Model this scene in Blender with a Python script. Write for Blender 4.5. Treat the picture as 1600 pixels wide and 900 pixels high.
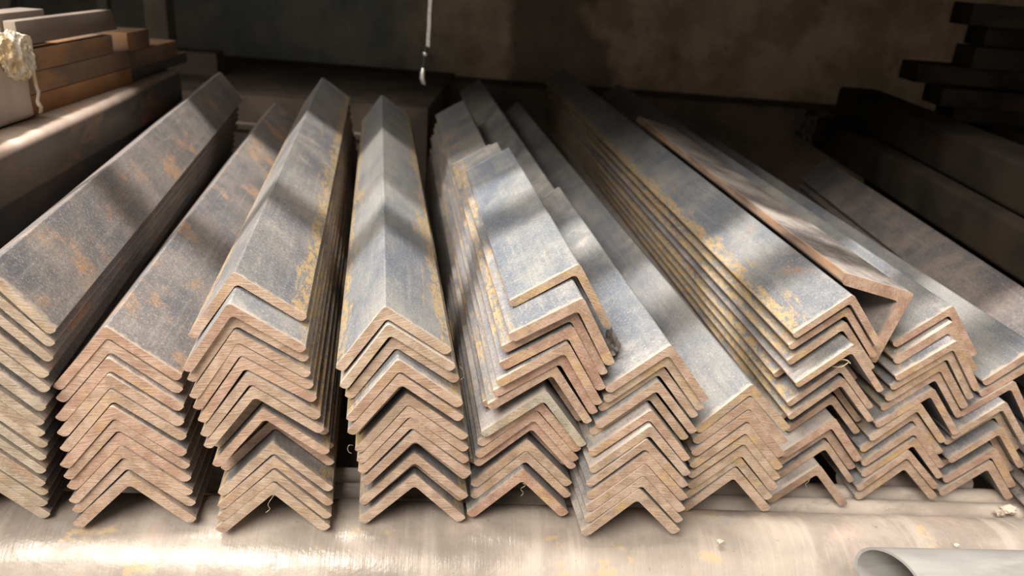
import bpy, bmesh, math, random
from mathutils import Vector, Matrix, noise

random.seed(11)
scene = bpy.context.scene
for o in list(bpy.data.objects):
    bpy.data.objects.remove(o)
col = scene.collection
Z0 = 1.15                      # height of the lens above the ground

# ------------------------------------------------------------------ camera
cam_data = bpy.data.cameras.new('camera')
cam = bpy.data.objects.new('camera', cam_data)
col.objects.link(cam)
cam_data.sensor_width = 36.0
cam_data.lens = 36.0 * 1209.53 / 1600.0
cam_data.clip_start = 0.02
rt = Vector((0.9972, 0.0290, 0.0693)); up = Vector((-0.0751, 0.3845, 0.9201)); fw = Vector((0.0, 0.9227, -0.3856))
M3 = Matrix((rt, up, -fw)).transposed()
cam.matrix_world = Matrix.Translation((0, 0, Z0)) @ M3.to_4x4()
cam_data.dof.use_dof = True
cam_data.dof.focus_distance = 0.50
cam_data.dof.aperture_fstop = 8.5
scene.camera = cam

# ------------------------------------------------------------------ world, lamps, exposure
world = bpy.data.worlds.new('world'); scene.world = world
world.use_nodes = True
bg = world.node_tree.nodes['Background']
bg.inputs[0].default_value = (1.0, 0.93, 0.84, 1)
bg.inputs[1].default_value = 0.50

def area(name, loc, target, sx, sy, power, color):
    d = bpy.data.lights.new(name, 'AREA'); d.shape = 'RECTANGLE'; d.size = sx; d.size_y = sy
    d.energy = power; d.color = color
    o = bpy.data.objects.new(name, d); col.objects.link(o)
    o.location = (loc[0], loc[1], loc[2] + Z0)
    v = Vector(target) - Vector(loc)
    o.rotation_euler = v.to_track_quat('-Z', 'Y').to_euler()
    return o
area('skylight', (-0.95, 0.51, 2.10), (0.02, 0.44, -0.28), 0.16, 1.7, 148, (1.0, 0.98, 0.94))
area('open_doorway', (-0.75, -0.95, 1.40), (0.05, 0.45, -0.28), 1.6, 0.8, 100, (1.0, 0.95, 0.88))

vs = scene.view_settings
vs.view_transform = 'Standard'; vs.look = 'None'; vs.gamma = 1.0; vs.use_curve_mapping = False
vs.exposure = 0.06
# ------------------------------------------------------------------ node helpers
class NT:
    def __init__(self, name):
        self.m = bpy.data.materials.new(name); self.m.use_nodes = True
        self.t = self.m.node_tree; self.t.nodes.clear()
        self.out = self.n('ShaderNodeOutputMaterial')
        self.b = self.n('ShaderNodeBsdfPrincipled')
        self.l(self.b.outputs[0], self.out.inputs[0])
    def n(self, ty, **kw):
        x = self.t.nodes.new(ty)
        for k, v in kw.items(): setattr(x, k, v)
        return x
    def l(self, a, b): self.t.links.new(a, b)
    def put(self, s, v):
        if isinstance(v, bpy.types.NodeSocket): self.l(v, s)
        elif isinstance(v, (tuple, list)) and len(v) == 3 and s.type == 'RGBA': s.default_value = (*v, 1)
        else: s.default_value = v
    def math(self, op, a, b=0.0, c=0.0):
        x = self.n('ShaderNodeMath', operation=op)
        for i, v in enumerate((a, b, c)): self.put(x.inputs[i], v)
        return x.outputs[0]
    def mix(self, f, a, b, blend='MIX'):
        x = self.n('ShaderNodeMix', data_type='RGBA', blend_type=blend)
        self.put(x.inputs[0], f); self.put(x.inputs[6], a); self.put(x.inputs[7], b)
        return x.outputs[2]
    def noise(self, vec, scale, detail=4, rough=.55, dist=0.0, out=0):
        x = self.n('ShaderNodeTexNoise')
        self.put(x.inputs['Vector'], vec); x.inputs['Scale'].default_value = scale
        x.inputs['Detail'].default_value = detail; x.inputs['Roughness'].default_value = rough
        x.inputs['Distortion'].default_value = dist
        return x.outputs[out]
    def ramp(self, f, lo, hi):
        x = self.n('ShaderNodeMapRange'); x.interpolation_type = 'SMOOTHSTEP'
        self.put(x.inputs[0], f); self.put(x.inputs[1], lo); self.put(x.inputs[2], hi)
        return x.outputs[0]
    def scale(self, vec, s):
        x = self.n('ShaderNodeMapping'); self.put(x.inputs[0], vec); x.inputs['Scale'].default_value = s
        return x.outputs[0]
    def rot(self, vec, r, s=(1, 1, 1)):
        x = self.n('ShaderNodeMapping'); self.put(x.inputs[0], vec)
        x.inputs['Rotation'].default_value = r; x.inputs['Scale'].default_value = s
        return x.outputs[0]
    def attr(self, name):
        x = self.n('ShaderNodeAttribute', attribute_type='OBJECT', attribute_name=name)
        return x.outputs['Fac']
    def obj(self):
        return self.n('ShaderNodeTexCoord').outputs['Object']
    def shifted(self, amount=40.0):
        tc = self.obj(); oi = self.n('ShaderNodeObjectInfo')
        x = self.n('ShaderNodeVectorMath', operation='MULTIPLY_ADD')
        cx = self.n('ShaderNodeCombineXYZ')
        r = oi.outputs['Random']
        self.l(r, cx.inputs[0]); self.put(cx.inputs[1], self.math('MULTIPLY', r, 7.3)); self.put(cx.inputs[2], self.math('MULTIPLY', r, 3.1))
        self.l(cx.outputs[0], x.inputs[0]); x.inputs[1].default_value = (amount,) * 3; self.l(tc, x.inputs[2])
        return x.outputs[0], tc, r
    def bump(self, h, strength=.3, dist=.001):
        x = self.n('ShaderNodeBump'); x.inputs['Strength'].default_value = strength
        x.inputs['Distance'].default_value = dist
        self.l(h, x.inputs['Height']); self.l(x.outputs[0], self.b.inputs['Normal'])
    def set(self, base=None, rough=None, metal=None, spec=None):
        if base is not None: self.put(self.b.inputs['Base Color'], base)
        if rough is not None: self.put(self.b.inputs['Roughness'], rough)
        if metal is not None: self.put(self.b.inputs['Metallic'], metal)
        if spec is not None: self.b.inputs['Specular IOR Level'].default_value = spec
        return self.m

# ------------------------------------------------------------------ materials
def mat_scale():
    n = NT('mill_scale_steel'); v, tc, r = n.shifted()
    sx = n.n('ShaderNodeSeparateXYZ'); n.l(tc, sx.inputs[0])
    big = n.noise(n.scale(v, (1, .6, 1)), 16, 12, .66)
    base = n.mix(n.ramp(big, .33, .67), (.115, .13, .155), (.255, .245, .225))
    brn = n.mix(n.ramp(n.noise(v, 24, 12, .70), .34, .66), (.085, .078, .082), (.21, .165, .138))
    base = n.mix(n.math('MULTIPLY', n.attr('brown'), .85), base, brn)
    # rolled-in streaks along the bar
    st = n.noise(n.scale(v, (1, .05, 1)), 300, 4, .6)
    base = n.mix(n.math('MULTIPLY', n.ramp(st, .52, .72), .22), base, (.36, .32, .28))
    base = n.mix(n.math('MULTIPLY', n.ramp(st, .46, .28), .22), base, (.06, .06, .065))
    # yellow ochre, flaking, mostly along the toes
    ax = n.math('ABSOLUTE', sx.outputs[0])
    e = n.math('ADD', n.math('MULTIPLY', n.ramp(ax, .012, .030), .6), n.math('MULTIPLY', n.ramp(ax, .0255, .0325), .9))
    yn = n.noise(n.scale(v, (1, .16, 1)), 150, 9, .74, .5)
    y2 = n.noise(n.scale(v, (1, .5, 1)), 28, 4)
    thr = n.math('SUBTRACT', .735, n.math('MULTIPLY', n.math('ADD', n.math('MULTIPLY', e, .19), .07), n.attr('yellow')))
    thr = n.math('SUBTRACT', thr, n.math('MULTIPLY', n.ramp(y2, .45, .65), n.math('MULTIPLY', n.attr('yellow'), .11)))
    ym = n.math('MULTIPLY', n.ramp(yn, thr, n.math('ADD', thr, .13)), n.ramp(n.noise(n.scale(v, (1, .4, 1)), 330, 5, .7), .40, .54))
    base = n.mix(n.math('MULTIPLY', ym, .72), base, n.mix(n.noise(v, 190, 4), (.33, .19, .055), (.54, .37, .15)))
    # orange rust blotches
    rn = n.noise(n.scale(v, (1, .75, 1)), 30, 8, .66)
    th2 = n.math('SUBTRACT', .72, n.math('MULTIPLY', n.attr('rust'), .25))
    rm = n.ramp(rn, th2, n.math('ADD', th2, .15))
    base = n.mix(n.math('MULTIPLY', rm, .8), base, n.mix(n.noise(v, 260, 4), (.17, .09, .05), (.40, .235, .125)))
    # pale dust
    dn = n.noise(v, 20, 12, .68)
    dlo = n.math('SUBTRACT', .76, n.math('MULTIPLY', n.attr('dust'), .55))
    du = n.math('MULTIPLY', n.ramp(dn, dlo, n.math('ADD', dlo, .28)), .8)
    base = n.mix(du, base, n.mix(n.noise(v, 150, 4), (.33, .275, .235), (.47, .41, .36)))
    sp = n.noise(v, 700, 3, .6)
    base = n.mix(n.math('MULTIPLY', n.ramp(sp, .55, .69), .38), base, (.48, .42, .36))
    base = n.mix(n.math('MULTIPLY', n.ramp(sp, .45, .31), .42), base, (.05, .045, .045))
    # rust dust bled back from the cut end
    fy = n.math('ADD', sx.outputs[1], n.math('MULTIPLY', n.math('SUBTRACT', n.noise(v, 160, 4), .5), .010))
    base = n.mix(n.math('MULTIPLY', n.ramp(fy, .0045, .0005), .75), base, (.46, .36, .28))
    n.bump(n.math('ADD', n.noise(v, 420, 4), n.math('MULTIPLY', rn, 1.4)), .28, .0006)
    rough = n.math('ADD', .46, n.math('MULTIPLY', n.math('MAXIMUM', rm, du), .3))
    return n.set(base, rough, .1, .5)

def mat_end():
    n = NT('sawn_rusty_end'); v, tc, r = n.shifted()
    big = n.noise(v, 75, 5)
    tone = n.attr('tone')
    c0 = n.mix(n.ramp(big, .35, .65), (.36, .255, .175), (.52, .395, .29))
    c1 = n.mix(n.ramp(big, .35, .65), (.36, .20, .14), (.50, .31, .23))
    base = n.mix(tone, c0, c1)
    gr = n.mix(n.ramp(big, .35, .65), (.30, .265, .20), (.44, .39, .31))
    base = n.mix(n.attr('pale'), base, gr)
    oc = n.noise(n.scale(v, (1, 1, 1)), 48, 6, .65)
    base = n.mix(n.math('MULTIPLY', n.ramp(oc, .50, .66), n.attr('ochre')), base, (.52, .34, .13))
    dk = n.noise(v, 140, 6, .7)
    base = n.mix(n.math('MULTIPLY', n.ramp(dk, .58, .74), .5), base, (.16, .08, .06))
    # saw marks
    ang = n.math('ADD', -.35, n.math('MULTIPLY', r, .5))
    rv = n.n('ShaderNodeVectorRotate', rotation_type='Y_AXIS'); n.l(tc, rv.inputs['Vector']); n.put(rv.inputs['Angle'], ang)
    w = n.noise(n.scale(rv.outputs[0], (.07, 1, 1)), 1000, 3, .55, .25)
    cln = n.math('SUBTRACT', 1.0, n.math('MULTIPLY', n.attr('torn'), .75))
    base = n.mix(n.math('MULTIPLY', n.ramp(w, .52, .68), n.math('MULTIPLY', cln, .36)), base, (.70, .56, .44))
    base = n.mix(n.math('MULTIPLY', n.ramp(w, .48, .32), n.math('MULTIPLY', cln, .42)), base, (.23, .13, .09))
    cr = n.noise(v, 420, 6, .75)
    base = n.mix(n.math('MULTIPLY', n.ramp(cr, .54, .68), n.math('ADD', .25, n.math('MULTIPLY', n.attr('torn'), .35))), base, (.24, .125, .09))
    base = n.mix(n.math('MULTIPLY', n.ramp(cr, .46, .32), n.math('ADD', .2, n.math('MULTIPLY', n.attr('torn'), .3))), base, (.66, .50, .38))
    tear = n.noise(v, 520, 5, .7)
    h = n.math('ADD', n.math('MULTIPLY', w, .8), n.math('MULTIPLY', tear, n.attr('torn')))
    n.bump(h, .7, .0011)
    return n.set(base, .75, .05, .3)

def mat_edge():
    n = NT('rusty_toe_edge'); v, tc, r = n.shifted()
    s = n.noise(n.scale(v, (1, .12, 1)), 130, 5, .6)
    base = n.mix(n.ramp(s, .35, .65), (.13, .085, .062), (.30, .205, .145))
    y = n.noise(n.scale(v, (1, .2, 1)), 60, 5)
    base = n.mix(n.math('MULTIPLY', n.ramp(y, .52, .64), n.attr('yellow')), base, (.46, .27, .08))
    o = n.noise(n.scale(v, (1, .35, 1)), 45, 5)
    base = n.mix(n.math('MULTIPLY', n.ramp(o, .50, .62), n.math('MULTIPLY', n.attr('rust'), .8)), base, (.34, .15, .06))
    n.bump(n.noise(v, 380, 4), .35, .0008)
    return n.set(base, .66, .12, .4)

def mat_simple(name, c0, c1, scale, rough=.7, metal=0.0, stretch=(1, 1, 1), c2=None, a2=.4, s2=9, bump=.25, bscale=200, bdist=.001, thr=(.52, .66)):
    n = NT(name); v, tc, r = n.shifted(20)
    base = n.mix(n.ramp(n.noise(n.scale(v, stretch), scale, 6), .34, .66), c0, c1)
    if c2: base = n.mix(n.math('MULTIPLY', n.ramp(n.noise(n.scale(v, stretch), s2, 7, .65, .3), thr[0], thr[1]), a2), base, c2)
    if bump: n.bump(n.noise(v, bscale, 5, .6), bump, bdist)
    return n.set(base, rough, metal)

def mat_pipe():
    n = NT('worn_beige_pipe'); tc = n.obj()          # local X runs along the pipe
    ring = n.noise(n.scale(tc, (1, .03, .03)), 700, 3, .6)
    ring2 = n.noise(n.scale(tc, (1, .12, .12)), 60, 4, .6)
    big = n.noise(tc, 16, 6, .6)
    base = n.mix(n.ramp(big, .35, .65), (.23, .19, .158), (.35, .29, .24))
    base = n.mix(n.math('MULTIPLY', n.ramp(ring2, .5, .68), .45), base, (.44, .375, .315))
    base = n.mix(n.math('MULTIPLY', n.ramp(ring, .55, .75), .35), base, (.40, .345, .30))
    base = n.mix(n.math('MULTIPLY', n.ramp(ring, .42, .25), .35), base, (.25, .20, .17))
    och = n.noise(tc, 21, 5, .6, .4)
    base = n.mix(n.math('MULTIPLY', n.ramp(och, .60, .64), .6), base, (.44, .31, .16))
    gr = n.noise(tc, 27, 5, .6, .4)
    base = n.mix(n.math('MULTIPLY', n.ramp(gr, .62, .68), .4), base, (.30, .27, .25))
    red = n.noise(tc, 33, 4)
    base = n.mix(n.math('MULTIPLY', n.ramp(red, .55, .72), .3), base, (.50, .32, .25))
    sp = n.noise(tc, 260, 4, .6)
    base = n.mix(n.math('MULTIPLY', n.ramp(sp, .66, .74), .6), base, (.13, .09, .07))
    h = n.math('ADD', n.math('MULTIPLY', ring, .5), n.math('ADD', n.noise(tc, 180, 4), n.math('MULTIPLY', n.noise(tc, 40, 2), 1.2)))
    n.bump(h, .35, .0009)
    rough = n.math('ADD', .20, n.math('MULTIPLY', n.ramp(n.noise(tc, 34, 6, .6), .35, .7), .26))
    return n.set(base, rough, .1, .35)

def mat_wall():
    n = NT('stained_plaster'); tc = n.obj()
    sx = n.n('ShaderNodeSeparateXYZ'); n.l(tc, sx.inputs[0])
    wob = n.math('MULTIPLY', n.math('SUBTRACT', n.noise(tc, 5, 5), .5), .35)
    xx = n.math('ADD', sx.outputs[0], wob)
    big = n.noise(tc, 7, 7, .65)
    green = n.mix(n.ramp(big, .35, .65), (.20, .22, .20), (.34, .315, .27))
    tan = n.mix(n.ramp(big, .35, .65), (.36, .265, .19), (.62, .47, .34))
    base = n.mix(n.ramp(xx, -.42, -.10), green, tan)
    # dark vertical strip with wavering edges, then dark mottling
    zz = n.math('ADD', sx.outputs[2], n.math('MULTIPLY', n.math('SUBTRACT', n.noise(tc, 9, 6, .65), .5), .18))
    strip = n.math('MULTIPLY', n.ramp(xx, -.05, .00), n.ramp(xx, .20, .15))
    base = n.mix(n.math('MULTIPLY', strip, .75), base, (.13, .10, .075))
    sp = n.noise(tc, 32, 4)
    base = n.mix(n.math('MULTIPLY', n.ramp(sp, .60, .74), .45), base, (.10, .075, .055))
    n.bump(n.noise(tc, 45, 8, .65), .5, .006)
    return n.set(base, .9, 0, .2)

M = {}
M['scale'] = mat_scale(); M['end'] = mat_end(); M['edge'] = mat_edge(); M['pipe'] = mat_pipe(); M['wall'] = mat_wall()
M['dark_steel'] = mat_simple('dark_tube_steel', (.035, .034, .033), (.085, .07, .06), 12, .5, .2, (1, .3, 1), (.20, .085, .04), .55, 16)
def mat_edge_tube():
    n = NT('dark_tube_painted_sheen'); v, tc, r = n.shifted(20)
    sx = n.n('ShaderNodeSeparateXYZ'); n.l(tc, sx.inputs[0])
    base = n.mix(n.ramp(n.noise(n.scale(v, (1, .3, 1)), 14, 7, .65), .36, .64), (.030, .028, .024), (.10, .08, .062))
    base = n.mix(n.math('MULTIPLY', n.ramp(n.noise(n.scale(v, (1, .5, 1)), 22, 7, .65), .50, .64), .75), base, (.20, .10, .055))
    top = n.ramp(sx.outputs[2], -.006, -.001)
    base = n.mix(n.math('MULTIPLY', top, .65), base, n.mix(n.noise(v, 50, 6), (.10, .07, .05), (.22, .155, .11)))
    ed = n.math('MULTIPLY', n.ramp(n.math('ADD', sx.outputs[0], n.math('MULTIPLY', n.math('SUBTRACT', n.noise(v, 30, 5), .5), .012)), -.013, -.006), n.ramp(sx.outputs[2], -.008, -.004))  # sheen of light painted along the top right edge
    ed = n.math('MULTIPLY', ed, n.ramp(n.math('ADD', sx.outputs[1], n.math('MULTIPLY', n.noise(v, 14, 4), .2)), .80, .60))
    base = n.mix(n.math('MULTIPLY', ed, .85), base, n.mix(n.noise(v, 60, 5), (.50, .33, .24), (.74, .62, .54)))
    n.bump(n.noise(v, 150, 5), .25, .001)
    return n.set(base, .5, .05, .4)
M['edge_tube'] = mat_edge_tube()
M['rust_flat'] = mat_simple('brown_rusted_flat', (.10, .062, .042), (.19, .115, .07), 20, .62, .1, (1, .35, 1), (.30, .14, .05), .7, 18)
M['orange_flat'] = mat_simple('orange_rusted_flat', (.23, .10, .035), (.36, .17, .06), 20, .66, .05, (1, .4, 1), (.12, .06, .035), .6, 16)
M['grey_flat'] = mat_simple('grey_brown_flat', (.15, .115, .09), (.25, .195, .155), 20, .6, .1, (1, .3, 1), (.13, .085, .06), .5, 14)
M['wrap'] = mat_simple('dull_beige_wrapping', (.36, .27, .215), (.47, .36, .29), 14, .45, 0, (1, 1, 1), (.33, .24, .14), .5, 11, .3, 30, .004)
M['zinc'] = mat_simple('dull_galvanised_tube', (.21, .20, .182), (.30, .287, .262), 30, .48, .2, (.25, 1, 1), (.15, .14, .125), .5, 30, .15)
M['dust'] = mat_simple('dust_covered_rod', (.34, .28, .23), (.50, .42, .35), 40, .85, 0, (.4, 1, 1), (.24, .19, .155), .6, 60, .5, 240, .001)
M['clump'] = mat_simple('dry_dirt', (.34, .27, .21), (.54, .45, .36), 90, .95, 0, (1, 1, 1), (.2, .15, .11), .5, 120, .6, 300, .002)
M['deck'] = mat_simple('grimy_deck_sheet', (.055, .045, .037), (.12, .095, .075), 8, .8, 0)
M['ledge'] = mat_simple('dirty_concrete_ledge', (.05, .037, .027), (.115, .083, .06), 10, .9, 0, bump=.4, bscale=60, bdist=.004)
M['post'] = mat_simple('painted_grey_post', (.20, .17, .135), (.30, .26, .21), 8, .7, 0)
M['green'] = mat_simple('dull_green_paint', (.05, .06, .05), (.085, .09, .075), 6, .8, 0)
M['unseen_board'] = mat_simple('unseen_shelf_board', (.06, .05, .04), (.11, .09, .07), 6, .8, 0)
M['ground'] = mat_simple('shop_floor', (.20, .18, .16), (.30, .27, .24), 3, .85, 0)
M['dark_back'] = mat_simple('dark_brown_steel', (.06, .042, .032), (.115, .08, .058), 12, .6, .1, (.3, 1, 1))  # mottled dark brown
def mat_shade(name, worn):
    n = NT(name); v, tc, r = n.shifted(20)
    base = n.mix(n.ramp(n.noise(v, 12, 6), .34, .66), (.014, .012, .010), (.038, .029, .021))  # near-black albedo puts the right pile's shade into the steel colour
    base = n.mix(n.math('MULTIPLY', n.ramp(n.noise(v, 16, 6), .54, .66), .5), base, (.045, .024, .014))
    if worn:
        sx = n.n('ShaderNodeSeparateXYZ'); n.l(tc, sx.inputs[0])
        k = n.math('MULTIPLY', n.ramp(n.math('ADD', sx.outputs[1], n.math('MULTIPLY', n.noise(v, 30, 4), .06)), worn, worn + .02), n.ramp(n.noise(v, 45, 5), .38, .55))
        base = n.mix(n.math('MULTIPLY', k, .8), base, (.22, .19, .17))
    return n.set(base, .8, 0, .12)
M['shade'] = mat_shade('shade_darkened_brown_steel', 0); M['shade_worn'] = mat_shade('shade_darkened_steel_worn_end', .76)
M['scrap'] = mat_simple('crumpled_grey_scrap', (.16, .14, .12), (.34, .30, .26), 90, .6, .2, bump=.6, bscale=300)
M['straw'] = mat_simple('pale_straw', (.45, .36, .22), (.62, .52, .34), 60, .8, 0, bump=0)
def mat_film():
    n = NT('crinkled_film'); tc = n.obj()
    n.put(n.b.inputs['Base Color'], n.mix(n.ramp(n.noise(tc, 45, 4), .4, .6), (.62, .45, .24), (.80, .70, .56)))
    n.b.inputs['Roughness'].default_value = .22
    n.b.inputs['Transmission Weight'].default_value = .25
    n.bump(n.noise(n.scale(tc, (1, .4, 1)), 110, 4), .6, .004)
    return n.m
M['film'] = mat_film()
def mat_chrome():
    n = NT('shiny_wire'); n.set((.62, .60, .57), .3, .8); return n.m
M['wire'] = mat_chrome()
n_ = NT('white_paint'); M['white'] = n_.set((.75, .73, .70), .6)
n_ = NT('black_cord'); M['black'] = n_.set((.02, .02, .02), .6)

# ------------------------------------------------------------------ object helpers
def link(name, bm, mats, parent=None, smooth=None):
    me = bpy.data.meshes.new(name); bm.normal_update(); bm.to_mesh(me); bm.free()
    for m in (mats if isinstance(mats, (list, tuple)) else [mats]): me.materials.append(m)
    if smooth is not None:
        for p in me.polygons: p.use_smooth = True
        me.set_sharp_from_angle(angle=math.radians(smooth))
    o = bpy.data.objects.new(name, me); col.objects.link(o)
    if parent: o.parent = parent
    return o
def tag(o, label, cat, group=None):
    o['label'] = label; o['category'] = cat
    if group: o['group'] = group
    return o
def empty(name, loc, rz=0):
    o = bpy.data.objects.new(name, None); col.objects.link(o); o.location = loc; o.rotation_euler = (0, 0, rz)
    o.empty_display_size = .02
    return o
def structure(o): o['kind'] = 'structure'; return o
def W(x, y, z): return Vector((x, y, z + Z0))

def box_bm(x0, x1, y0, y1, z0, z1, bev=.0, seg=2, bm=None):
    own = bm is None
    if own: bm = bmesh.new()
    vs_ = [bm.verts.new((x, y, z)) for x in (x0, x1) for y in (y0, y1) for z in (z0, z1)]
    fs = [(0, 1, 3, 2), (4, 6, 7, 5), (0, 4, 5, 1), (2, 3, 7, 6), (0, 2, 6, 4), (1, 5, 7, 3)]
    F = [bm.faces.new([vs_[i] for i in f]) for f in fs]
    if bev: bmesh.ops.bevel(bm, geom=list({e for f in F for e in f.edges}), offset=bev, segments=seg, affect='EDGES', profile=.6)
    return bm
def tube_bm(path, radii, seg=12, bm=None, caps=True):
    own = bm is None
    if own: bm = bmesh.new()
    rings = []
    for i, p in enumerate(path):
        p = Vector(p); a = Vector(path[max(0, i - 1)]); b = Vector(path[min(len(path) - 1, i + 1)])
        d = (b - a).normalized(); h = Vector((0, 0, 1)) if abs(d.z) < .9 else Vector((0, 1, 0))
        u = d.cross(h).normalized(); v = u.cross(d)
        r = radii[i] if isinstance(radii, (list, tuple)) else radii
        rings.append([bm.verts.new(p + u * r * math.cos(2 * math.pi * k / seg) + v * r * math.sin(2 * math.pi * k / seg)) for k in range(seg)])
    for a, b in zip(rings, rings[1:]):
        for k in range(seg): bm.faces.new((a[k], a[(k + 1) % seg], b[(k + 1) % seg], b[k]))
    if caps: bm.faces.new(rings[0][::-1]); bm.faces.new(rings[-1])
    bmesh.ops.recalc_face_normals(bm, faces=bm.faces)
    return bm
def square_tube_bm(w, h, ln, t, r=.005):
    """hollow rectangular section, origin at the top right edge of the near end, running along +Y"""
    bm = bmesh.new()
    def ring(x0, x1, z0, z1, rr, y):
        out = []
        for cx, cz, a0 in ((x1 - rr, z1 - rr, 0), (x0 + rr, z1 - rr, 90), (x0 + rr, z0 + rr, 180), (x1 - rr, z0 + rr, 270)):
            for k in range(4):
                a = math.radians(a0 + 30 * k); out.append(bm.verts.new((cx + rr * math.cos(a), y, cz + rr * math.sin(a))))
        return out
    o0, o1 = ring(-w, 0, -h, 0, r, 0), ring(-w, 0, -h, 0, r, ln)
    i0, i1 = ring(-w + t, -t, -h + t, -t, r * .6, 0), ring(-w + t, -t, -h + t, -t, r * .6, ln)
    for a, b in ((o0, o1), (o1, i1), (i1, i0), (i0, o0)):
        for k in range(16): bm.faces.new((a[k], a[(k + 1) % 16], b[(k + 1) % 16], b[k]))
    bmesh.ops.recalc_face_normals(bm, faces=bm.faces)
    return bm

# ------------------------------------------------------------------ structure
def wall(name, b, m):
    o = link(name, box_bm(*b), m); o.location = (0, 0, Z0); return structure(o)
wall('wall_back', (-1.6, 1.6, 1.85, 1.95, -1.15, .50), M['wall'])
wall('wall_right', (1.45, 1.55, .30, 1.85, -1.15, .50), M['green'])
wall('wall_left', (-1.55, -1.45, .30, 1.85, -1.15, .50), M['green'])
wall('shade_shelf_right', (-.25, 1.45, .662, 1.85, .13, .17), M['unseen_board'])          # unseen upper shelf, its front edge shaped to shade the bars
wall('shade_shelf_left', (-1.45, -.25, .86, 1.85, .13, .17), M['unseen_board'])  # left part of the unseen shelf, set back to shade less
wall('shade_rail', (-1.45, 1.45, .550, .600, .13, .18), M['unseen_board'])           # unseen rail added to cast a shadow band on the bars
wall('floor', (-3, 3, -3, 1.85, -1.25, -1.15), M['ground'])
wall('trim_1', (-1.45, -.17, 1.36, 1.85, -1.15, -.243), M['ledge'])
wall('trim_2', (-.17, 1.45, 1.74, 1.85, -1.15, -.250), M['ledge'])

# ------------------------------------------------------------------ rack
t = empty('storage_rack', W(0, 0, 0))
tag(t, 'grimy dark steel rack deck and cross bars carrying all the metal stock', 'rack')
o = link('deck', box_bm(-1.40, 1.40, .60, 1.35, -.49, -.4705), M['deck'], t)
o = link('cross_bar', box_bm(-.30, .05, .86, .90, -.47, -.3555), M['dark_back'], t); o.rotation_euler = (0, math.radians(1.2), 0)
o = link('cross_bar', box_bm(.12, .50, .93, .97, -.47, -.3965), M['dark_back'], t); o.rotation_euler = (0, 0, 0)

# big pipe across the front
R = .045
pdir = Vector((1, .1086, -.0285)).normalized()
pc = Vector((0, .4318, -.353 - R))
def pipe_frame(o, c, d):
    y = Vector((0, 0, 1)).cross(d).normalized(); z = d.cross(y)
    o.matrix_world = Matrix.Translation(W(*c)) @ Matrix((d, y, z)).transposed().to_4x4()
def hollow(r0, r1, x0, x1, seg, cut=0.0, steps=1, up_=0.0):
    bm = bmesh.new(); rings = []
    for r in (r0, r1):
        for s in range(steps + 1):
            x = x0 + (x1 - x0) * s / steps
            rings.append([bm.verts.new((x + ((cut * (1 - r / r0 * math.cos(2 * math.pi * k / seg))) if s == 0 else 0), r * math.cos(2 * math.pi * k / seg), r * math.sin(2 * math.pi * k / seg))) for k in range(seg)])
    n = steps + 1
    pairs = [(rings[i], rings[i + 1]) for i in range(steps)] + [(rings[n + i + 1], rings[n + i]) for i in range(steps)] + [(rings[steps], rings[n + steps]), (rings[n], rings[0])]
    for a, b in pairs:
        for k in range(seg): bm.faces.new((a[k], a[(k + 1) % seg], b[(k + 1) % seg], b[k]))
    bmesh.ops.recalc_face_normals(bm, faces=bm.faces)
    return bm
o = link('large_pipe', hollow(R, R - .004, -1.0, 1.1, 96, 0, 4), M['pipe'], smooth=40)
pipe_frame(o, pc, pdir)
tag(o, 'large worn beige steel pipe lying across the front beneath all the angle stacks', 'pipe')

# small tube on the pipe, bottom right
sd = Vector((.0921, .006, .0000)); sd = Vector((1, .085, -.004)).normalized()
o = link('steel_tube', hollow(.0190, .0172, 0, .6, 48, .012), M['zinc'], smooth=40)
pipe_frame(o, (.2325, .3765, -.3330), sd)
tag(o, 'small grey galvanised tube with an open slanted end, resting on the large beige pipe', 'tube')

# dusty rods behind the pipe
for (x0, x1, dy, dz, r, lab) in ((-.42, .55, 0, 0, .0085, 'dusty beige steel rod lying right behind the large pipe'),
                                 (-.42, .55, .019, .001, .0080, 'second dusty beige rod from the large pipe, under the right hand stacks'),
                                 (.30, .42, .038, .003, .0075, 'short dusty rod end showing inside the lowest angle at far right')):
    c = Vector((.25, .5275 + dy, -.3970 + dz)); d = Vector((1, .105, -.026)).normalized()
    o = link('dusty_rod', tube_bm([(x0 - .25 + (x1 - x0) * k / 6, 0, 0) for k in range(7)], r, 16), M['dust'], smooth=40)
    pipe_frame(o, c, d); tag(o, lab, 'rod', 'dusty rods behind the large pipe')

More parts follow.
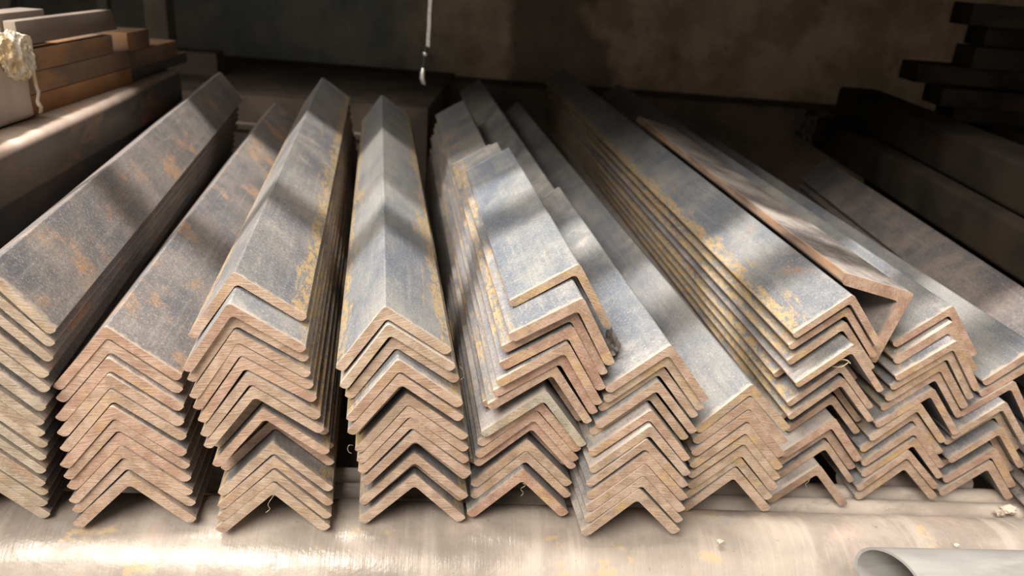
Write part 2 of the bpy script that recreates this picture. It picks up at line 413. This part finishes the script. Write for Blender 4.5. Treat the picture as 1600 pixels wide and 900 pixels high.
# ------------------------------------------------------------------ angle bars
ORD = ['topmost', 'second from the top', 'third from the top', 'fourth from the top', 'fifth from the top', 'sixth from the top', 'seventh from the top',
       'eighth from the top', 'ninth from the top', 'tenth from the top', 'eleventh from the top', 'twelfth from the top', 'thirteenth from the top',
       'fourteenth from the top', 'fifteenth from the top', 'sixteenth from the top']
PLACE = {1: 'leftmost stack', 2: 'second stack from left', 3: 'third stack from left', 4: 'fourth stack from left', 5: 'fifth stack from left',
         6: 'sixth stack from left', 7: 'seventh stack from left', 8: 'eighth stack from left', 9: 'third stack from right', 10: 'second stack from right', 11: 'rightmost stack'}
def profile(L, t, ro=.0020, ri=.0028):
    """outline of an angle section, apex up at the origin; returns points with a material slot for the edge that follows"""
    c = math.sqrt(.5); pts = []
    def P(a, b):                       # a along the left leg, b along the right leg (outer corner frame)
        return (-a * c + b * c, -a * c - b * c)
    def arc(ca, cb, r, a0, a1, n, slot):
        for k in range(n + 1):
            a = math.radians(a0 + (a1 - a0) * k / n); pts.append((*P(ca + r * math.cos(a), cb + r * math.sin(a)), slot))
    rt_ = t * .55
    pts.append((*P(L - .0006, 0), 1)); pts.append((*P(L, .0006), 1))      # left toe, outer corner nicked
    arc(L - rt_, t - rt_, rt_, 0, 90, 3, 1); pts[-1] = (pts[-1][0], pts[-1][1], 0)
    arc(t + ri, t + ri, ri, 270, 180, 3, 0)                               # inner fillet
    arc(t - rt_, L - rt_, rt_, 0, 90, 3, 1)
    pts.append((*P(.0006, L), 1)); pts.append((*P(0, L - .0006), 0))
    arc(ro, ro, ro, 180, 270, 3, 0)
    return pts
def angle_bar(name, L, t, ln, rnd, cut=.012):
    pts = profile(L * rnd.uniform(.992, 1.004), t); n = len(pts); bm = bmesh.new()
    ax, az = rnd.uniform(-cut, cut), rnd.uniform(-cut, cut)
    cx = sum(p[0] for p in pts) / n; cz = sum(p[1] for p in pts) / n
    rings = []
    for y, inset in ((0, .00025), (.0003, 0), (ln - .0003, 0), (ln, .00025)):
        ring = []
        for i, (x, z, s) in enumerate(pts):
            if inset:
                xp, zp, _ = pts[i - 1]; xn, zn, _ = pts[(i + 1) % n]
                tx, tz = xn - xp, zn - zp; l = math.hypot(tx, tz) or 1
                X, Z = x + tz / l * inset, z - tx / l * inset
                ring.append((X, Z))
            else: ring.append((x, z))
        rings.append([bm.verts.new((X, y + (ax * X + az * (Z + .02) if y < .01 else 0), Z)) for X, Z in ring])
    for a, b in zip(rings, rings[1:]):
        for k in range(n):
            f = bm.faces.new((a[k], a[(k + 1) % n], b[(k + 1) % n], b[k])); f.material_index = {0: 0, 1: 2}[pts[k][2]]
    f0 = bm.faces.new(rings[0]); f0.material_index = 1
    f1 = bm.faces.new(rings[-1][::-1]); f1.material_index = 1
    bmesh.ops.recalc_face_normals(bm, faces=bm.faces)
    return link(name, bm, [M['scale'], M['end'], M['edge']], smooth=25)
LOOK = {  # brown, yellow, rust, dust of the rolled faces; tone, pale, ochre, torn of the sawn ends
    1: (.75, .30, .75, .12, .25, .45, .15, .5), 2: (.85, .25, .80, .15, .45, .05, .30, .5), 3: (.45, .90, .35, .40, .35, .05, .15, .3),
    4: (.25, .95, .25, .25, .40, .10, .15, .3), 5: (.45, .62, .50, .25, .55, .05, .35, .9), 6: (.05, .45, .10, .55, .35, .15, .45, .4),
    7: (.15, .60, .30, .30, .30, .15, .55, .4), 8: (.10, 1.0, .60, .35, .45, .05, .50, .6), 9: (.30, .60, .40, .45, .40, .05, .60, .5),
    10: (.25, .20, .25, .45, .40, .05, .35, .5), 11: (1.0, .05, .30, .02, .40, .15, .2, .5)}  # last row browner, less dusty: that stack's shade put into its colour
SPECIAL = {(5, 0): 'short blue grey steel angle bar set back on top of the fifth stack from left',
           (5, 8): 'angle bar with a whitish painted end, ninth from top, fifth stack from left',
           (6, 0): 'short pale grey steel angle bar on top of the sixth stack from left',
           (4, 0): 'blue grey steel angle bar with yellow edges on top of the fourth stack from left',
           (1, 0): 'dark steel angle bar with orange rust blotches on top of the leftmost stack',
           (3, 0): 'grey steel angle bar with yellow streaks, set back on top of third stack from left'}
SURF = {(5, 0): dict(brown=0, dust=.2, yellow=.1, rust=.15), (5, 1): dict(brown=.15, dust=.55, rust=.5), (5, 8): dict(pale=1.0, tone=0, dust=.8),
        (4, 1): dict(dust=.7), (3, 1): dict(brown=.1, dust=.45), (8, 3): dict(dust=.55, rust=.15, yellow=.4), (6, 11): dict(ochre=.6, dust=.8), (6, 5): dict(dust=.8), (6, 6): dict(dust=.8),
        (7, 5): dict(ochre=1.0), (7, 3): dict(ochre=.8), (8, 9): dict(dust=.9), (8, 12): dict(dust=.9), (9, 1): dict(dust=.7), (9, 2): dict(dust=.6)}
def place_bar(s, i, P, yaw, phi, L, t, ln, label=None, pitch=0.0):
    rnd = random.Random(s * 101 + i * 7)
    o = angle_bar('angle_bar', L, t, ln, rnd)
    o.location = W(*P); o.rotation_euler = (math.radians(pitch), -math.radians(phi), -math.radians(yaw))
    keys = ('brown', 'yellow', 'rust', 'dust', 'tone', 'pale', 'ochre', 'torn')
    v = dict(zip(keys, LOOK[s]))
    for k in v: v[k] = min(1, max(0, v[k] + rnd.uniform(-.18, .18) * (1.6 if k in ('tone', 'torn', 'ochre') else .7)))
    v.update(SURF.get((s, i), {}))
    for k in v: o[k] = float(v[k])
    lab = label or SPECIAL.get((s, i)) or 'rusty steel angle bar, %s in the %s' % (ORD[i], PLACE[s])
    tag(o, lab, 'angle bar', 'angle bars in the %s' % PLACE[s])
    return o
STACKS = {
 1: (-11.7, 0.0492, [
  (-0.2888,0.3882,-0.173,-7.73,0.0051,0.768),(-0.2915,0.3872,-0.1823,-5.81,0.005,0.741),
  (-0.2941,0.3858,-0.1918,-4.82,0.005,0.745),(-0.2966,0.3829,-0.2016,-4.31,0.0058,0.762),
  (-0.2974,0.3816,-0.2111,-3.56,0.0054,0.755),(-0.2982,0.376,-0.2207,-3.25,0.005,0.741),
  (-0.3005,0.375,-0.2304,-3.21,0.005,0.751),(-0.3031,0.3772,-0.2398,-2.85,0.0057,0.752),
  (-0.3039,0.379,-0.2491,-2.5,0.005,0.743),(-0.3058,0.3789,-0.2584,-2.4,0.005,0.76),
  (-0.3078,0.3785,-0.2678,-2.38,0.005,0.741),(-0.3096,0.3779,-0.2772,-2.44,0.0056,0.75),
  (-0.311,0.3805,-0.2863,-2.18,0.005,0.754),(-0.3133,0.3819,-0.2958,-2.16,0.0055,0.751),
  (-0.3133,0.3818,-0.3049,-1.91,0.0062,0.756),
 ]),
 2: (-10.11, 0.052, [
  (-0.2349,0.4005,-0.2107,4.71,0.005,0.751),(-0.2351,0.4011,-0.2195,4.75,0.0057,0.743),
  (-0.2332,0.395,-0.2285,4.89,0.0056,0.75),(-0.2325,0.3922,-0.2378,4.98,0.0057,0.73),
  (-0.2317,0.3907,-0.2472,5.6,0.0053,0.74),(-0.2311,0.388,-0.2569,5.11,0.0056,0.742),
  (-0.2302,0.3891,-0.2666,4.19,0.005,0.73),(-0.2298,0.3904,-0.2761,3.05,0.0059,0.721),
  (-0.2291,0.3888,-0.2853,3.16,0.0052,0.75),(-0.228,0.3889,-0.2947,1.78,0.0054,0.73),
  (-0.2269,0.3881,-0.304,0.53,0.0062,0.73),
 ]),
 3: (-10.66, 0.0501, [
  (-0.1626,0.4151,-0.1767,9.85,0.005,0.783),(-0.1575,0.3913,-0.1856,11.04,0.005,0.78),
  (-0.1573,0.3952,-0.1941,11.06,0.005,0.771),(-0.1558,0.3919,-0.2029,11.58,0.005,0.767),
  (-0.1547,0.3925,-0.2111,11.57,0.005,0.776),(-0.1523,0.3913,-0.2192,11.56,0.005,0.754),
  (-0.1488,0.3891,-0.2279,9.5,0.005,0.774),(-0.1464,0.389,-0.2365,8.05,0.005,0.764),
  (-0.1441,0.3949,-0.246,6.13,0.005,0.756),(-0.1429,0.3941,-0.2544,5.52,0.005,0.773),
  (-0.1404,0.3973,-0.2642,2.08,0.005,0.781),(-0.1403,0.3993,-0.2729,1.27,0.005,0.759),
  (-0.1395,0.3983,-0.2813,0.48,0.005,0.772),(-0.1386,0.3965,-0.2903,-0.85,0.005,0.762),
  (-0.1387,0.3954,-0.2994,-1.8,0.005,0.775),(-0.1399,0.3954,-0.3083,-1.95,0.0062,0.775),
 ]),
 4: (-10.6, 0.0503, [
  (-0.0738,0.4138,-0.1906,9.43,0.0054,0.751),(-0.0712,0.4097,-0.2001,10.24,0.005,0.728),
  (-0.066,0.4014,-0.2094,9.21,0.0053,0.746),(-0.0637,0.4014,-0.2185,7.7,0.0052,0.741),
  (-0.0624,0.4009,-0.2276,6.94,0.0051,0.741),(-0.0607,0.4041,-0.2365,6.35,0.005,0.746),
  (-0.0591,0.409,-0.2456,6.12,0.0052,0.734),(-0.0578,0.4087,-0.2541,5.54,0.005,0.744),
  (-0.0563,0.4095,-0.2627,4.22,0.005,0.747),(-0.054,0.4087,-0.2719,3.57,0.005,0.724),
  (-0.053,0.4112,-0.2814,1.55,0.005,0.746),(-0.054,0.4129,-0.2911,0.82,0.005,0.733),
  (-0.0539,0.4139,-0.3001,-0.14,0.005,0.735),(-0.0536,0.4152,-0.3093,-1.69,0.0062,0.725),
 ]),
 5: (-9.66, 0.0503, [
  (0.0409,0.4516,-0.1691,-13.83,0.0049,0.321),(0.0427,0.4221,-0.1793,-15.61,0.006,0.42),
  (0.0388,0.4275,-0.1896,-14.42,0.0051,0.45),(0.0384,0.4258,-0.1997,-14.2,0.0058,0.805),
  (0.0366,0.4224,-0.2097,-13.23,0.005,0.787),(0.0348,0.4267,-0.2193,-12.82,0.0051,0.796),
  (0.0306,0.4274,-0.2284,-10.74,0.005,0.791),(0.029,0.4333,-0.2378,-10.44,0.005,0.797),
  (0.0266,0.4268,-0.247,-8.07,0.005,0.785),(0.0235,0.4279,-0.2563,-5.49,0.0052,0.784),
  (0.0214,0.4322,-0.265,-4.68,0.005,0.801),(0.0206,0.4357,-0.2739,-4.37,0.0051,0.802),
  (0.0186,0.437,-0.2828,-2.76,0.005,0.796),(0.0179,0.4388,-0.2919,-1.87,0.0056,0.807),
  (0.0181,0.4374,-0.3009,-1.76,0.005,0.785),(0.0168,0.4311,-0.3108,-1.75,0.0062,0.805),
 ]),
 6: (-9.62, 0.0499, [
  (0.1023,0.4364,-0.2127,-6.45,0.005,0.364),(0.1019,0.4396,-0.2217,-6.52,0.005,1.207),
  (0.1001,0.4391,-0.2304,-5.78,0.005,1.149),(0.0984,0.4372,-0.2392,-5.16,0.005,1.139),
  (0.0964,0.4363,-0.2483,-5.15,0.0051,1.138),(0.0952,0.4311,-0.2573,-4.68,0.005,1.149),
  (0.0959,0.427,-0.2666,-4.09,0.005,1.144),(0.0941,0.4253,-0.2758,-2.35,0.0049,1.144),
  (0.0959,0.4258,-0.2859,-2.93,0.0056,1.122),(0.0957,0.4246,-0.2948,-3.15,0.0056,1.131),
  (0.0956,0.4239,-0.3038,-3.11,0.005,1.123),(0.0938,0.4229,-0.313,-1.65,0.0062,1.126),
 ]),
 7: (-9.55, 0.0501, [
  (0.1675,0.4637,-0.2509,0.09,0.0055,1.11),(0.1688,0.4637,-0.2607,-1.86,0.0061,1.086),
  (0.1693,0.4631,-0.2709,-2.56,0.0057,1.106),(0.1703,0.4635,-0.2813,-3.05,0.0055,1.084),
  (0.1712,0.4651,-0.2916,-3.15,0.0051,1.089),(0.1724,0.4676,-0.3019,-3.34,0.0063,1.095),
  (0.1708,0.4692,-0.3123,-3.23,0.0056,1.105),(0.1705,0.4685,-0.3224,-2.24,0.0062,1.109),
 ]),
 8: (-7.91, 0.0498, [
  (0.2394,0.5066,-0.1971,-5.33,0.0046,1.196),(0.2409,0.5122,-0.209,-5.18,0.0045,1.187),
  (0.2418,0.5132,-0.2209,-3.68,0.0045,1.172),(0.2465,0.501,-0.2328,-3.69,0.0045,1.182),
  (0.2437,0.5275,-0.2444,-2.01,0.0044,1.187),(0.2486,0.5148,-0.2559,-2.05,0.0044,1.168),
  (0.252,0.5152,-0.2676,-2.08,0.0044,1.186),(0.2551,0.5235,-0.2803,-2.12,0.0044,1.177),
  (0.2569,0.5332,-0.293,-2.23,0.005,1.184),(0.2569,0.5212,-0.3064,-4.57,0.0061,1.186),
  (0.2579,0.5225,-0.3192,-3.98,0.006,1.186),(0.2589,0.5271,-0.3319,-4.24,0.0045,1.182),
  (0.2521,0.5157,-0.3464,-3.82,0.0062,1.183),
 ]),
 9: (-7.19, 0.0514, [
  (0.332,0.5416,-0.2139,-6.15,0.0053,1.125),(0.3333,0.5376,-0.225,-5.69,0.0065,1.101),
  (0.3344,0.5276,-0.2359,-7.1,0.005,1.11),(0.3346,0.5314,-0.2459,-7.08,0.005,1.099),
  (0.3338,0.5343,-0.2565,-5.67,0.0058,1.109),(0.334,0.5371,-0.2675,-5.52,0.005,1.111),
  (0.3301,0.5301,-0.2787,-5.22,0.005,1.118),(0.3235,0.5256,-0.2918,-2.22,0.0051,1.107),
  (0.3248,0.5299,-0.3031,-1.57,0.0052,1.096),(0.3273,0.5319,-0.3143,-1.76,0.005,1.111),
  (0.3297,0.5325,-0.3251,-1.82,0.0051,1.101),(0.3265,0.5306,-0.3361,0.88,0.005,1.117),
  (0.3293,0.5336,-0.347,0.49,0.0062,1.107),
 ]),
 10: (-6.99, 0.0489, [
  (0.4136,0.5527,-0.2464,-3.6,0.006,1.0),(0.4164,0.5533,-0.2595,-6.82,0.005,0.981),
  (0.4034,0.55,-0.2771,-6.86,0.005,0.997),(0.3957,0.5404,-0.2911,-4.54,0.005,0.982),
  (0.398,0.545,-0.3029,-4.61,0.005,0.98),(0.4013,0.5421,-0.3149,-4.7,0.005,0.98),
  (0.4035,0.5474,-0.3267,-4.75,0.005,0.984),(0.4062,0.5479,-0.3386,-5.19,0.0062,0.973),
  (0.4069,0.5483,-0.3512,-4.21,0.0062,0.986),
 ]),
}

SHORT = {(8, 8): .91, (9, 7): .92}          # two slightly narrower bars whose toes meet
RECESS = {(3, 8): .008, (3, 10): .020, (3, 11): .014, (4, 2): .012, (4, 5): .012, (4, 10): .010, (4, 12): .009, (5, 7): .012, (5, 9): .004, (5, 12): .014,
          (2, 9): .002, (6, 2): .004, (6, 4): .006, (8, 4): .010, (8, 7): .012, (8, 10): .006, (9, 7): .004, (9, 8): .005, (10, 4): .004, (10, 6): .006}
for s, (yaw, L, rows) in STACKS.items():
    for i, (x, y, z, phi, t, ln) in enumerate(rows):
        r = RECESS.get((s, i), 0)
        x, y = x + r * math.sin(math.radians(yaw)), y + r
        place_bar(s, i, (x, y, z), yaw, phi, L * SHORT.get((s, i), 1), t, ln)
# stack cut off by the right edge of the picture
for i in range(10):
    place_bar(11, i, (.4885 - .0016 * i, .530 + .004 * (i % 3), -.250 - .0112 * i), -.6, -3.0, .05, .006, .69 - .01 * (i % 3))
# loose angle lying on its side between two stacks
o = place_bar(9, 0, (.2942, .5304, -.2022), -8.2, -59.44, .0595, .0085, .582, 'loose dusty angle bar tipped on its side between the eighth and ninth stacks', .43)
o['group'] = 'loose bars'; o['dust'] = .72; o['brown'] = .9; o['yellow'] = .1; o['ochre'] = .7; o['torn'] = 1.0

# ------------------------------------------------------------------ left: square tubes and flat bars
yaw = math.radians(7.1)
for k, (dx, zt, h, lab) in enumerate(((0, -.165, .047, 'dark rusty square tube with bright edge sheen painted on, directly under the left flat bars'),
                                      (-.014, -.2125, .047, 'dark rectangular steel tube, second down beneath the flat bars at left'),
                                      (-.030, -.260, .050, 'brown rusty rectangular tube, third down beneath the flat bars at left'),
                                      (-.036, -.3105, .050, 'brown rusty rectangular tube, fourth down beneath the flat bars at left'),
                                      (-.036, -.361, .108, 'deep dark tube at the very bottom of the left pile'))):
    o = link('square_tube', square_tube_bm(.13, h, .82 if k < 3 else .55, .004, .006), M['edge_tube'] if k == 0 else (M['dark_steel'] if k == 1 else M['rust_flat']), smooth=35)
    y0 = .26 if k < 3 else .53; o.location = W(-.4130 - (y0 - .5892) * .125 + dx, y0, zt); o.rotation_euler = (0, 0, yaw)
    tag(o, lab, 'tube', 'rectangular tubes at left')
def flat(x1, y0, y1, z0, z1, w, m, lab, yaw_=2.6, chamfer=0):
    bm = box_bm(-w, 0, 0, y1 - y0, 0, z1 - z0, .0012, 2)
    if chamfer:
        for v in bm.verts:
            if v.co.y > (y1 - y0) * .9: v.co.y -= chamfer * v.co.z / (z1 - z0)
    o = link('flat_bar', bm, m, smooth=35); o.location = W(x1, y0, z0); o.rotation_euler = (0, 0, math.radians(yaw_))
    return tag(o, lab, 'flat bar', 'flat bars at left')
X = -.4655
flat(X, .723, .945, -.1648, -.1460, .045, M['orange_flat'], 'orange rusted flat bar, lowest of the bars coming out of the wrapping')
flat(X, .723, .945, -.1458, -.1255, .045, M['rust_flat'], 'brown flat bar with dark blotches, second from the bottom of the wrapped bundle')
flat(X + .001, .723, .905, -.1253, -.1055, .045, M['rust_flat'], 'dark brown flat bar with pale top edge, below the topmost of the bundle')
flat(X + .0005, .723, .922, -.1010, -.0790, .011, M['grey_flat'], 'grey brown flat bar with slanted end, topmost of the wrapped bundle', 2.6, .010)
flat(X - .014, .723, .80, -.1010, -.0735, .024, M['grey_flat'], 'pale flat bar just showing behind the topmost bar of the bundle')
flat(X - .020, .949, 1.15, -.1648, -.1500, .060, M['dark_steel'], 'dark flat bar reaching farthest back at the bottom, behind the orange bar')
flat(X - .013, .949, 1.10, -.1498, -.1290, .060, M['rust_flat'], 'brown bar with a pale sunlit end, reaching back behind the brown flat bars')
flat(X - .012, .948, 1.01, -.1288, -.1070, .050, M['rust_flat'], 'short brown bar end showing just behind the slanted topmost bar')
# wrapping
t = empty('wrapped_bundle_end', W(-.4625, .722, -.1640), math.radians(2.6))
tag(t, 'dull beige wrapping round the near end of the flat bars, with crinkled film', 'wrapping')
bm = box_bm(-.115, .004, -.16, 0, 0, .0665, .006, 3)
bmesh.ops.subdivide_edges(bm, edges=[e for e in bm.edges if e.calc_length() > .02], cuts=5, use_grid_fill=True)
for v in bm.verts: v.co += Vector((.6, .3, .4)) * .0035 * (noise.noise(v.co * 38))
o = link('sleeve', bm, M['wrap'], t, smooth=60)
bm = bmesh.new(); rings = []
for k in range(30):
    a = k / 29
    if a < .62:  p = Vector((.008, 0, .004 + .068 * a / .62))
    else:        p = Vector((.008 - .10 * (a - .62) / .38, -.004, .073))
    r = .0022 + .0075 * max(0, (a - .50)) ** .6 if a > .5 else .0022
    rings.append([bm.verts.new(p + Vector((math.cos(j * math.pi / 5) * r * .55, math.sin(j * math.pi / 5) * r * 1.2, math.cos(j * math.pi / 5 + .5) * r * .5)) * (1 + .55 * noise.noise(Vector((k * .9, j * .9, 3.3))))
                              + Vector((0, .004 * noise.noise(Vector((k * .5, 1, 0))), .002 * noise.noise(Vector((k * .7, 5, 0)))))) for j in range(10)])
for a, b in zip(rings, rings[1:]):
    for j in range(10): bm.faces.new((a[j], a[(j + 1) % 10], b[(j + 1) % 10], b[j]))
bm.faces.new(rings[0][::-1]); bm.faces.new(rings[-1]); bmesh.ops.recalc_face_normals(bm, faces=bm.faces)
o = link('crinkled_film', bm, M['film'], t, smooth=70); o['label'] = 'shiny pale crinkled plastic film along the edge of the wrapping'
bm = bmesh.new(); bmesh.ops.create_icosphere(bm, subdivisions=5, radius=1)
for v in bm.verts:
    q = v.co.copy(); s_ = Vector((q.x * 2.4, q.y * 3.6, q.z * 1.3))
    fold = 1 - 2 * abs(noise.noise(s_ * 1.15 + Vector((3, 1, 7)))) + .6 * (1 - 2 * abs(noise.noise(s_ * 2.6)))
    v.co = Vector((q.x * .008, q.y * .024 - .006 * q.z, q.z * .021)) * (.78 + .22 * fold) + Vector((.007, -.022, .058))
o = link('film_knot', bm, M['film'], t, smooth=70); o['label'] = 'bunched knot of shiny crinkled plastic film'

# ------------------------------------------------------------------ back left
o = link('rack_post', box_bm(-.022, .022, -.02, .02, 0, .370, .003), M['post']); o.location = W(-.735, 1.60, -.243)
tag(o, 'pale grey square post standing on the ledge at the back left', 'post', 'posts at the back left')
o = link('rack_post', box_bm(-.010, .010, -.01, .01, 0, .370, .002), M['post']); o.location = W(-.875, 1.66, -.243)
tag(o, 'thin grey post standing behind the flat bars at far left', 'post', 'posts at the back left')
o = link('rack_post', box_bm(-.028, .028, -.012, .012, 0, .36, .002), M['post']); o.location = W(-1.10, 1.62, -.232); o.rotation_euler = (0, math.radians(20), 0)
tag(o, 'slanted pale board leaning behind the wrapped bundle at top left', 'board')
o = link('steel_bar', box_bm(0, .20, 0, .05, 0, .045, .002), M['dark_back']); o.location = W(-.80, 1.515, -.243); o.rotation_euler = (0, 0, math.radians(4))
tag(o, 'dark brown steel bar end lying on the ledge beside the grey post', 'bar')
o = link('wire_rod', tube_bm([(-.55 + .08 * k, 1.335, -.2865 - .0012 * k) for k in range(5)], .0025, 8), M['post'], smooth=60)
o.location = (0, 0, Z0); tag(o, 'thin bright rod along the front of the back ledge, behind the second stack', 'rod')

# ------------------------------------------------------------------ hanging strip
t = empty('hanging_wire', W(-.1256, 1.0, -.0476))
tag(t, 'thin bright twisted wire with a hook end hanging above the fourth stack', 'wire')
bm = bmesh.new(); N = 40; prev = None
for k in range(N + 1):
    z = .1772 - k * (.2322) / N; a = .25 * math.sin(k * 1.3); w = .0022; x = .0026 * z / .05 * .43
    c = Vector((x, 0, z)); u = Vector((math.cos(a), math.sin(a), 0)) * w; q = Vector((-math.sin(a), math.cos(a), 0)) * .0006
    ring = [bm.verts.new(c + s1 * u + s2 * q) for s1, s2 in ((1, 1), (-1, 1), (-1, -1), (1, -1))]
    if prev:
        for j in range(4): bm.faces.new((prev[j], prev[(j + 1) % 4], ring[(j + 1) % 4], ring[j]))
    else: bm.faces.new(ring)
    prev = ring
bm.faces.new(prev[::-1]); bmesh.ops.recalc_face_normals(bm, faces=bm.faces)
link('twisted_strip', bm, M['wire'], t)
link('cord', tube_bm([(-.0028, 0, -.054), (-.0052, 0, -.070), (-.0060, 0, -.082)], [.0026, .0024, .0026], 10), M['black'], t, smooth=60)
bm = bmesh.new(); bmesh.ops.create_uvsphere(bm, u_segments=14, v_segments=10, radius=.0034)
for v in bm.verts: v.co += Vector((-.0046, -.0008, -.0635))
link('bead', bm, M['wire'], t, smooth=60)
link('hook', tube_bm([(-.0060, 0, -.080), (-.0072, -.001, -.086), (-.0072, -.002, -.093), (-.0055, -.002, -.099), (-.0042, -.001, -.1005), (-.0034, 0, -.097)],
                     [.0022, .0034, .0036, .0028, .0022, .0014], 10), M['wire'], t, smooth=60)

# ------------------------------------------------------------------ right: dark tubes and flats in the shade
def rbox(x0, y0, y1, z0, z1, w, lab, yaw_=0.0, m='shade'):
    o = link('square_tube', square_tube_bm(w, z1 - z0, y1 - y0, .004, .006), M[m], smooth=35)
    o.location = W(x0 + w, y0, z0 + (z1 - z0)); o.rotation_euler = (0, 0, math.radians(yaw_))
    return tag(o, lab, 'tube', 'dark tubes at right')
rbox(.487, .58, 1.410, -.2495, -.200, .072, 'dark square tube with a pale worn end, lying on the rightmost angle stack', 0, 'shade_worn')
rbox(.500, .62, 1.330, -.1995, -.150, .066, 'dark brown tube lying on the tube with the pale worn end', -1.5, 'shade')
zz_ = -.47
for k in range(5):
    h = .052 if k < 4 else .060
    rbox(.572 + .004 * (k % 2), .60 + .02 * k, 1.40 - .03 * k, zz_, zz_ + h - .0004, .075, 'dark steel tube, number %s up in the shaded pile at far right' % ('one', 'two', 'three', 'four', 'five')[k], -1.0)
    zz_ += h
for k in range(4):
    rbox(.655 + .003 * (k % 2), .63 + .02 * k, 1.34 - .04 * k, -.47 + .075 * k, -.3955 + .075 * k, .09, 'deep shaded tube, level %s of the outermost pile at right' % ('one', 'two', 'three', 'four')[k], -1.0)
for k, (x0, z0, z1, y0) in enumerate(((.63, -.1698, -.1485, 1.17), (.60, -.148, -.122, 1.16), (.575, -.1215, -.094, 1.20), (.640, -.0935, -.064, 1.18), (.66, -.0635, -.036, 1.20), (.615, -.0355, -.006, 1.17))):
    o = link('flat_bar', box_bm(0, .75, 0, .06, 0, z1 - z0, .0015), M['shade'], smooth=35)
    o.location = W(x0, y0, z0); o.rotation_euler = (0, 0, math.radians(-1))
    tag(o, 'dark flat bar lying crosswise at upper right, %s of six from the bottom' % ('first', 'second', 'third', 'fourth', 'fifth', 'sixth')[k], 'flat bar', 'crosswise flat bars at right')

# ------------------------------------------------------------------ bits and dust
def lump(name, c, s, m, seed, sub=2, f=2.0, amp=.45):
    bm = bmesh.new(); bmesh.ops.create_icosphere(bm, subdivisions=sub, radius=1)
    for v in bm.verts:
        d = 1 + amp * noise.noise(v.co * f + Vector((seed, seed * 2, 0))); v.co = Vector((v.co.x * s[0], v.co.y * s[1], v.co.z * s[2])) * d
    o = link(name, bm, M[m], smooth=50); o.location = W(*c); return o

# crumpled scrap pinched under the short bar on the sixth stack
bm = bmesh.new(); n_u, n_v = 9, 7; grid = []
for i in range(n_u):
    row = []
    for j in range(n_v):
        u, v = i / (n_u - 1) - .5, j / (n_v - 1) - .5
        q = Vector((u * .015, v * .022, .0035 * noise.noise(Vector((u * 5, v * 5, 2))) + .003 * abs(u) * 3 + .002 * noise.noise(Vector((u * 11, v * 11, 8)))))
        row.append(bm.verts.new(q))
    grid.append(row)
for i in range(n_u - 1):
    for j in range(n_v - 1): bm.faces.new((grid[i][j], grid[i + 1][j], grid[i + 1][j + 1], grid[i][j + 1]))
bmesh.ops.solidify(bm, geom=bm.faces[:], thickness=.0012)
o = link('scrap', bm, M['scrap'], smooth=30); o.location = W(.0680, .462, -.2290); o.rotation_euler = (math.radians(8), math.radians(-42), math.radians(8))
tag(o, 'crumpled grey scrap of sheet caught beside the short bar on the fifth stack', 'scrap')

for i, (c, s, lab) in enumerate((((.4270, .5370, -.3905), (.0060, .0045, .0034), 'pale lump of dry dirt on the dusty rod at far right'),
                                 ((.4180, .5330, -.3915), (.0042, .0034, .0024), 'smaller lump of dry dirt left of the big one at far right'),
                                 ((.1560, .4290, -.3560), (.0022, .0018, .0011), 'small crumb of dirt on the large pipe below the seventh stack'),
                                 ((.3300, .4480, -.3595), (.0017, .0014, .0009), 'tiny crumb of dirt along the back edge of the large pipe at right'))):
    o = lump('dirt_clump', c, s, 'clump', 5 + i, 3, 2.2, .6); tag(o, lab, 'dirt')
o = lump('paint_chip', (.3420, .4270, -.3608), (.0022, .0016, .0007), 'white', 3, 1); tag(o, 'tiny white paint chip on the large pipe at lower right', 'chip')

def fibre(name, pts, r, m, lab, cat):
    P_ = [W(*p) for p in pts]; path = []
    for k in range(len(P_) - 1):
        for t_ in range(4):
            s_ = t_ / 4; a = P_[max(0, k - 1)]; b_ = P_[k]; c = P_[k + 1]; d = P_[min(len(P_) - 1, k + 2)]
            path.append(.5 * ((2 * b_) + (c - a) * s_ + (2 * a - 5 * b_ + 4 * c - d) * s_ ** 2 + (3 * b_ - a - 3 * c + d) * s_ ** 3))
    path.append(P_[-1]); o0 = path[0].copy()
    o = link(name, tube_bm([p - o0 for p in path], r, 5), M[m], smooth=60); o.location = o0
    return tag(o, lab, cat)
fibre('thread', [(-.1395, .3965, -.3185), (-.1408, .3945, -.3200), (-.1432, .3935, -.3245), (-.1420, .3930, -.3275), (-.1445, .3925, -.3300)], .00013, 'straw', 'pale thread hanging inside the bottom angle of the third stack', 'thread')
fibre('thread', [(.0172, .4300, -.3210), (.0190, .4300, -.3225), (.0160, .4290, -.3250), (.0180, .4285, -.3275), (.0165, .4280, -.3300)], .00013, 'straw', 'curly pale thread hanging inside the bottom angle of the fifth stack', 'thread')
fibre('thread', [(-.0905, .4000, -.2800), (-.0922, .3980, -.2785), (-.0932, .3975, -.2805), (-.0925, .3972, -.2830), (-.0908, .3975, -.2840)], .00010, 'straw', 'loop of pale thread on the left edge of the fourth stack', 'thread')
fibre('thread', [(-.0275, .4060, -.2225), (-.0255, .4035, -.2235), (-.0245, .4030, -.2275), (-.0265, .4035, -.2300)], .00010, 'scrap', 'dark loop of thread on the right edge of the fourth stack', 'thread')
fibre('thread', [(.2475, .5170, -.3595), (.2465, .5150, -.3620), (.2440, .5140, -.3640), (.2455, .5135, -.3665)], .00016, 'straw', 'pale fluff hanging inside the lowest angle of the eighth stack', 'thread')
fibre('straw', [(.2360, .5080, -.2540), (.2400, .5045, -.2480), (.2450, .5035, -.2470), (.2490, .5045, -.2500)], .0005, 'straw', 'wisp of straw stuck under the protruding angle of the eighth stack', 'straw')
fibre('straw', [(.2380, .5075, -.2550), (.2430, .5040, -.2530), (.2480, .5050, -.2490)], .0004, 'straw', 'second shorter straw wisp under the protruding angle of the eighth stack', 'straw')
